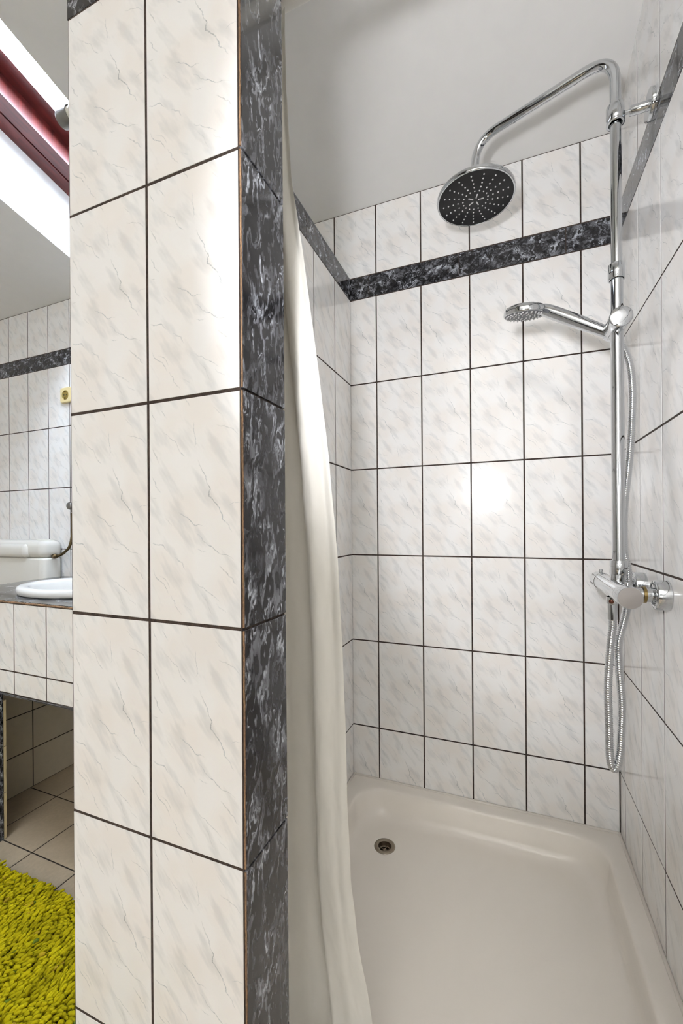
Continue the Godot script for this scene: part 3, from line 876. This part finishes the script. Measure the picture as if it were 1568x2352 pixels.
func curtain() -> void:
	var rod := thing("curtain_rod", "white shower curtain rod resting over the partition behind the pier", "curtain rod", V(-0.3, 0.910, -0.632))
	var o := V(-0.3, 0.910, -0.632)
	var b := MB.new()
	b.tube(PackedVector3Array([V(-0.895, 0.910, -0.632) - o, V(XR - 0.001, 0.910, -0.632) - o]), 0.0150, 28)
	put("tube", b.mesh(), M.white_plastic, rod)
	b = MB.new()
	b.lathe([Vector2(0.0152, 0.0), Vector2(0.0178, 0.0), Vector2(0.0178, 0.0), Vector2(0.0178, 0.028), Vector2(0.0165, 0.0325), Vector2(0.012, 0.036), Vector2(0.0001, 0.038)], along(Vector3.LEFT, V(-0.885, 0.910, -0.632) - o), 28)
	put("end_cap", b.mesh(), M.grey_metal, rod)
	b = MB.new()
	b.lathe([Vector2(0.0152, 0.0), Vector2(0.026, 0.0), Vector2(0.028, 0.002), Vector2(0.028, 0.008)], along(Vector3.RIGHT, V(XR - 0.009, 0.910, -0.632) - o), 28)
	put("end_flange", b.mesh(), M.white_plastic, rod)
	# the curtain itself, gathered against the pier and opening out towards its foot
	var edge := [[0.905, -0.350], [0.75, -0.348], [0.593, -0.340], [0.502, -0.325], [0.455, -0.318], [0.365, -0.307], [0.285, -0.296], [0.104, -0.276], [-0.052, -0.265], [-0.202, -0.260], [-0.349, -0.258], [-0.466, -0.258], [-0.61, -0.254], [-0.713, -0.243], [-0.813, -0.224], [-0.93, -0.205]]
	var right := func(y: float) -> float:
		for i in edge.size() - 1:
			if y >= edge[i + 1][0]:
				return lerpf(edge[i + 1][1], edge[i][1], clampf((y - edge[i + 1][0]) / (edge[i][0] - edge[i + 1][0]), 0, 1))
		return edge[-1][1]
	var wr := noise(5, 9.0, 3); var wr2 := noise(6, 2.2, 2)
	var rows := []
	var base := V(-0.4, -0.3, -0.63)
	for i in 121:
		var t := i / 120.0
		var y := lerpf(0.892, -0.938, t)
		var xr: float = right.call(y)
		var line := PackedVector3Array()
		for j in 141:
			var s := j / 140.0
			# folds: tight at the rod, wider and slanting below
			var ph := TAU * (3.3 * pow(s, 0.8) + 0.30 * t * (1.0 - s)) + 0.5
			var amp := lerpf(0.016, 0.033, smoothstep(0.0, 0.7, t)) * (0.55 + 0.45 * sin(s * 9.0 + 1.0 + t * 2.0))
			var x := lerpf(-0.496, xr, s) + sin(ph * 2.0 + 0.6) * 0.006 * sin(PI * s)
			var z := lerpf(-0.634, -0.665, smoothstep(0.2, 0.9, t)) + amp * cos(ph) + wr2.get_noise_3d(s * 2.0, t * 0.6, 1.0) * 0.012 * t
			z += wr.get_noise_3d(x * 3.0, y * 1.1, z * 3.0) * 0.0022
			z += 0.010 * smoothstep(0.93, 1.0, s) * (1.0 - t)
			line.append(V(x, y, z) - base)
		rows.append(line)
	b = MB.new()
	b.grid(rows, false)
	var c := put("shower_curtain", b.mesh(), M.curtain)
	c.position = base
	tag(c, "off white fabric shower curtain bunched beside the dark tiled pier edge", "curtain")

# ------------------------------------------------------------------ the room beyond the pier
func counter() -> void:
	var zf := -0.8447
	var o := V(-1.30, -FY, -1.1)
	var t := thing("washbasin_counter", "tiled washbasin counter with dark marbled top and white tiled front", "counter", o)
	# top with an oval opening for the basin
	var poly := [Vector2(XPL - 0.0015, ZB + 0.0015), Vector2(XPL - 0.0015, zf - 0.0056), Vector2(-1.93, zf - 0.0056), Vector2(-2.018, -1.27), Vector2(-2.018, ZB + 0.0015)]
	var cx := -1.48; var cz := -1.10
	var b := MB.new()
	var N := 64
	var hit := func(a: float) -> Vector2:
		var d := Vector2(cos(a), sin(a))
		var best := 9.0
		for i in poly.size():
			var p: Vector2 = poly[i] - Vector2(cx, cz); var q: Vector2 = poly[(i + 1) % poly.size()] - Vector2(cx, cz)
			var e := q - p
			var den := d.cross(e)
			if absf(den) < 1e-9:
				continue
			var s := p.cross(e) / den; var u := p.cross(d) / den
			if s > 0 and u >= -1e-6 and u <= 1.000001:
				best = minf(best, s)
		return Vector2(cx, cz) + d * best
	var angles := []
	for k in N:
		angles.append(TAU * k / N)
	for p in poly:
		angles.append(fposmod((p - Vector2(cx, cz)).angle(), TAU))
	angles.sort()
	N = angles.size()
	for k in N:
		var a: float = angles[k]; var a2: float = angles[(k + 1) % N] + (TAU if k == N - 1 else 0.0)
		var i0 := Vector2(cx + cos(a) * 0.212, cz + sin(a) * 0.172); var i1 := Vector2(cx + cos(a2) * 0.212, cz + sin(a2) * 0.172)
		var o0: Vector2 = hit.call(a); var o1: Vector2 = hit.call(a2)
		for q in [[-0.232, Vector3.UP], [-0.262, Vector3.DOWN]]:
			b.quad(V(i0.x, q[0], i0.y) - o, V(i1.x, q[0], i1.y) - o, V(o1.x, q[0], o1.y) - o, V(o0.x, q[0], o0.y) - o, q[1])
		var n0 := (o1 - o0).orthogonal().normalized()
		if n0.dot(o0 - Vector2(cx, cz)) < 0: n0 = -n0
		b.quad(V(o0.x, -0.232, o0.y) - o, V(o1.x, -0.232, o1.y) - o, V(o1.x, -0.262, o1.y) - o, V(o0.x, -0.262, o0.y) - o, Vector3(n0.x, 0, n0.y))
	put("top", b.mesh(), M.deck, t)
	put("edge_line", boxmesh(V(-1.93, -0.2372, zf - 0.01) - o, V(XPL - 0.002, -0.2338, zf + 0.0012) - o), M.bisque, t)
	var fascia := put("fascia", boxmesh(V(-1.93, -0.5305, zf - 0.045) - o, V(XPL - 0.002, -0.262, zf - 0.0008) - o), M.grout, t)
	var face := Transform3D(Basis.IDENTITY, Vector3(0, 0, zf) - o)
	tile_field(fascia, face, steps(-1.93, XPL - 0.003, -1.3155, TW), [-0.5305 + FY, -0.4577 + FY, -0.2385 + FY], M.tile, {"pick": func(): return M.tile, "turn": 0.0})
	put("joint_strip", boxmesh(V(-1.93, -0.262, zf - 0.0054) - o, V(XPL - 0.002, -0.2374, zf - 0.0008) - o), M.grout, t)
	put("under_edge", boxmesh(V(-1.93, -0.5385, zf - 0.06) - o, V(XPL - 0.002, -0.5308, zf - 0.0004) - o), M.black_0, t)
	# tiled panel that closes the counter on the left, set back
	var px := -1.754
	var panel := put("side_panel", boxmesh(V(px - 0.07, -FY, ZB + 0.002) - o, V(px - 0.0008, -0.264, -0.93) - o), M.floor_grout, t)
	tile_field(panel, Transform3D(Basis(Vector3.UP, PI / 2), Vector3(px, 0, 0) - o), steps(0.93, -ZB - 0.002, 1.0735, 0.2045), [0.0, 0.1500, 0.3015, 0.4530, 0.6045, 0.756], M.panel_tile, {"w": 0.2, "h": 0.1515, "gap": 0.0036})
	# short front panel beside the knee space, its end clad in dark tile
	var fp := put("front_panel", boxmesh(V(-1.90, -FY, -0.853) - o, V(-1.5475, -0.5388, -0.832) - o), M.grout, t)
	tile_field(fp, Transform3D(Basis(Vector3.UP, PI / 2), Vector3(-1.543, 0, 0) - o), [0.8315, 0.8535], [0.0, 0.1530, 0.3050, 0.4570, 0.4812], null, {"w": 0.05, "h": 0.15, "gap": 0.002, "pick": func(): return M.black_1, "name": "dark_tile"})
	tile_field(fp, Transform3D(Basis.IDENTITY, Vector3(0, 0, -0.8312) - o), steps(-1.90, -1.5475, -1.7, TW), [0.0, 0.1812, 0.4812], M.tile, {"pick": func(): return M.tile, "turn": 0.0})
	for k in 3:
		put("tile_edge", boxmesh(V(-1.56, -FY + k * 0.1525 + 0.002, -0.8612) - o, V(-1.5432, -FY + k * 0.1525 + 0.151, -0.8536) - o), M.cream_edge, fp)

func basin() -> void:
	var c := V(-1.48, -0.2316, -1.10)
	var t := thing("washbasin", "oval white ceramic washbasin set into the dark marbled counter", "washbasin", c)
	var b := MB.new()
	var q := 1.0
	# radius is relative; stretched to 0.243 by 0.201
	var prof := [Vector2(0.90, -0.001), Vector2(0.965, 0.0005), Vector2(0.990, 0.004), Vector2(1.0, 0.011), Vector2(0.998, 0.018), Vector2(0.985, 0.0245), Vector2(0.955, 0.0285), Vector2(0.90, 0.029), Vector2(0.85, 0.0275), Vector2(0.822, 0.024), Vector2(0.80, 0.016), Vector2(0.775, -0.004), Vector2(0.72, -0.045), Vector2(0.60, -0.09), Vector2(0.40, -0.118), Vector2(0.15, -0.127), Vector2(0.001, -0.128)]
	b.lathe(prof, Transform3D.IDENTITY, 72, 0.243, 0.201)
	put("bowl", b.mesh(), M.ceramic, t)
	b = MB.new()
	b.lathe([Vector2(0.022, -0.1265), Vector2(0.020, -0.1245), Vector2(0.012, -0.125), Vector2(0.001, -0.1255)], Transform3D.IDENTITY, 24)
	put("waste_ring", b.mesh(), M.chrome, t)

func cistern() -> void:
	var c := V(-2.222, -0.40, -1.334)
	var t := thing("toilet_cistern", "white plastic toilet cistern on the tiled wall behind the counter", "cistern", c)
	put("tank", slab(0.410, 0.098, 0.262, 0.035, 0.012).mesh(), M.cistern, t)
	put("lid", slab(0.416, 0.102, 0.085, 0.042, 0.030, Vector3(0, 0.2605, 0)).mesh(), M.cistern, t)
	put("front_bulge", slab(0.30, 0.05, 0.066, 0.024, 0.022, Vector3(-0.05, 0.262, 0.042)).mesh(), M.cistern, t)
	put("flush_plate", slab(0.080, 0.050, 0.004, 0.02, 0.0015, Vector3(0.145, 0.3440, 0.0)).mesh(), M.white_plastic, t)
	# supply pipe
	var p := thing("water_supply_pipe", "bent brown metal pipe feeding the side of the cistern", "pipe", V(-2.012, -0.131, -1.331))
	var o := V(-2.012, -0.131, -1.331)
	var b := MB.new()
	b.tube(spline([V(-2.000, -0.131, -1.331) - o, V(-1.980, -0.128, -1.335) - o, V(-1.955, -0.112, -1.344) - o, V(-1.930, -0.078, -1.353) - o, V(-1.921, -0.01, -1.358) - o, V(-1.921, 0.075, -1.358) - o], 0.004), 0.0062, 14)
	put("pipe", b.mesh(), M.old_brass, p)
	b = MB.new()
	b.lathe([Vector2(0.0001, 0.0), Vector2(0.0125, 0.0), Vector2(0.0125, 0.0), Vector2(0.0125, 0.012), Vector2(0.0125, 0.012), Vector2(0.0095, 0.013), Vector2(0.0095, 0.022), Vector2(0.0062, 0.023)], along(Vector3.RIGHT, V(-2.0135, -0.131, -1.331) - o), 8)
	put("union_nut", b.mesh(), M.old_brass, p)
	# stop valve on the wall
	var v := thing("stop_valve", "small round grey metal stop valve on the tiled wall above the cistern", "valve", V(-1.921, 0.107, ZB))
	b = MB.new()
	b.lathe([Vector2(0.011, 0.001), Vector2(0.011, 0.030), Vector2(0.0105, 0.032)], along(Vector3(0, 0, 1), Vector3.ZERO), 18)
	b.tube(PackedVector3Array([Vector3(0, 0, 0.0276), Vector3(0, -0.030, 0.0276)]), 0.008, 14)
	put("valve_body", b.mesh(), M.grey_metal, v)
	b = MB.new()
	var prof := [Vector2(0.0001, 0.018), Vector2(0.012, 0.0175), Vector2(0.0165, 0.014), Vector2(0.018, 0.008), Vector2(0.0165, 0.0), Vector2(0.0001, 0.0)]
	b.lathe(prof, along(Vector3(0, 0, 1), Vector3(0, 0, 0.031)), 20)
	put("knob", b.mesh(), M.grey_metal, v)

func socket() -> void:
	var c := V(-1.985, 0.647, ZB)
	var t := thing("power_socket", "cream plastic power socket on the white tiled wall", "socket", c)
	t.rotation = Vector3(PI / 2, 0, 0)
	put("plate", slab(0.078, 0.074, 0.012, 0.012, 0.004, Vector3(0, 0.0006, 0)).mesh(), M.cream_plastic, t)
	var b := MB.new()
	b.lathe([Vector2(0.0001, 0.0128), Vector2(0.019, 0.0128), Vector2(0.019, 0.0128), Vector2(0.0205, 0.0148), Vector2(0.0225, 0.0142), Vector2(0.0232, 0.0120)], Transform3D.IDENTITY, 32)
	put("insert", b.mesh(), M.socket_dark, t)
	for x in [-0.0085, 0.0085]:
		b = MB.new()
		b.lathe([Vector2(0.0032, 0.0134), Vector2(0.0001, 0.0134)], Transform3D(Basis.IDENTITY, Vector3(x, 0, 0)), 12)
		put("pin_hole", b.mesh(), M.hole, t)
	for z in [-0.017, 0.017]:
		put("earth_clip", boxmesh(Vector3(-0.0025, 0.0129, z - 0.0035), Vector3(0.0025, 0.0165, z + 0.0035)), M.brass, t)

func rug() -> void:
	var x0 := -1.75; var x1 := -0.66; var z0 := -0.765; var z1 := -0.13
	var o := V((x0 + x1) / 2, -FY, (z0 + z1) / 2)
	var t := thing("bath_rug", "olive lime green chenille bath rug on the tiled floor", "rug", o)
	put("backing", slab(x1 - x0 - 0.02, z1 - z0 - 0.02, 0.008, 0.02, 0.003, Vector3(0, 0.0006, 0)).mesh(), M.rug_base, t)
	var b := MB.new()
	# one tuft: a soft finger that leaves the backing and lies over
	var path := spline([Vector3(0, 0, 0), Vector3(0.001, 0.007, 0), Vector3(0.004, 0.0125, 0), Vector3(0.009, 0.0160, 0), Vector3(0.0150, 0.0165, 0)], 0.0034)
	var rad := PackedFloat32Array()
	for i in path.size():
		var k := float(i) / (path.size() - 1)
		rad.append(0.0030 + 0.0016 * sin(PI * clampf(k, 0.05, 0.93)) )
	b.tube(path, rad, 7)
	var tip := path[-1]
	b.lathe([Vector2(rad[-1], 0.0), Vector2(rad[-1] * 0.75, 0.0012), Vector2(0.0001, 0.0020)], along(path[-1] - path[-2], tip), 7)
	var mm := MultiMesh.new()
	mm.transform_format = MultiMesh.TRANSFORM_3D
	mm.use_colors = true
	mm.mesh = b.mesh()
	var lie := noise(31, 5.0, 2); var tone := noise(32, 14.0, 2)
	var places := []
	var z := z0
	var row := 0
	while z < z1:
		var x := x0 + (0.0045 if row % 2 else 0.0)
		while x < x1:
			places.append(Vector2(x + rng.randf_range(-0.003, 0.003), z + rng.randf_range(-0.002, 0.002)))
			x += 0.0086
		z += 0.0074
		row += 1
	mm.instance_count = places.size()
	for i in places.size():
		var p: Vector2 = places[i]
		var turn := 0.75 + lie.get_noise_2d(p.x, p.y) * 1.3 + rng.randf_range(-0.4, 0.4)
		var s := rng.randf_range(0.72, 1.0)
		var bs := Basis(Vector3.UP, turn) * Basis(Vector3(0, 0, 1), rng.randf_range(-0.25, 0.3)) * Basis.from_scale(Vector3(s, s * rng.randf_range(0.85, 1.2), s * rng.randf_range(0.9, 1.15)))
		mm.set_instance_transform(i, Transform3D(bs, Vector3(p.x, 0.006 + FY - FY, p.y) - Vector3(o.x, 0, o.z)))
		var k := 1.0 + tone.get_noise_2d(p.x, p.y) * 0.35 + rng.randf_range(-0.12, 0.12)
		var c := Color(0.40 * k, 0.335 * k, 0.006 * k)
		if rng.randf() < 0.012: c = Color(0.14 * k, 0.19 * k, 0.02)
		if rng.randf() < 0.02: c = Color(0.42 * k, 0.30 * k, 0.02)
		mm.set_instance_color(i, c)
	var mi := MultiMeshInstance3D.new()
	mi.name = "pile"
	mi.multimesh = mm
	mi.material_override = M.pile
	t.add_child(mi)
	mi.set_meta("kind", "stuff")

func flash_unit(at: Vector3, aim: Vector3, size: float, label: String) -> void:
	# soft box flash: black body, glowing white front
	var t := thing("camera_flash", label, "flash", at)
	t.look_at_from_position(at, aim)
	var h := size / 2
	put("flash_body", boxmesh(Vector3(-h, -h, 0.012), Vector3(h, h, 0.05)), M.flash_body, t)
	var m := mat(Color.WHITE, 0.5)
	m.emission_enabled = true
	m.emission = Color(1, 1, 1); m.emission_energy_multiplier = 1.0
	put("flash_light_window", boxmesh(Vector3(-h, -h, 0.006), Vector3(h, h, 0.0115)), m, t)

func _ready() -> void:
	rng.seed = 20240
	camera_and_light()
	materials()
	room()
	shower_tray()
	counter()
	shower_column()
	curtain()
	basin()
	cistern()
	rug()
	hand_shower()
	shower_hose()
	socket()
	flash_unit(FLASH, FLASH_AIM, 0.14, "small black soft box flash turned up into the shower niche")
	flash_unit(BOUNCE, BOUNCE_AIM, 0.30, "large black soft box flash pointing up at the far white ceiling")
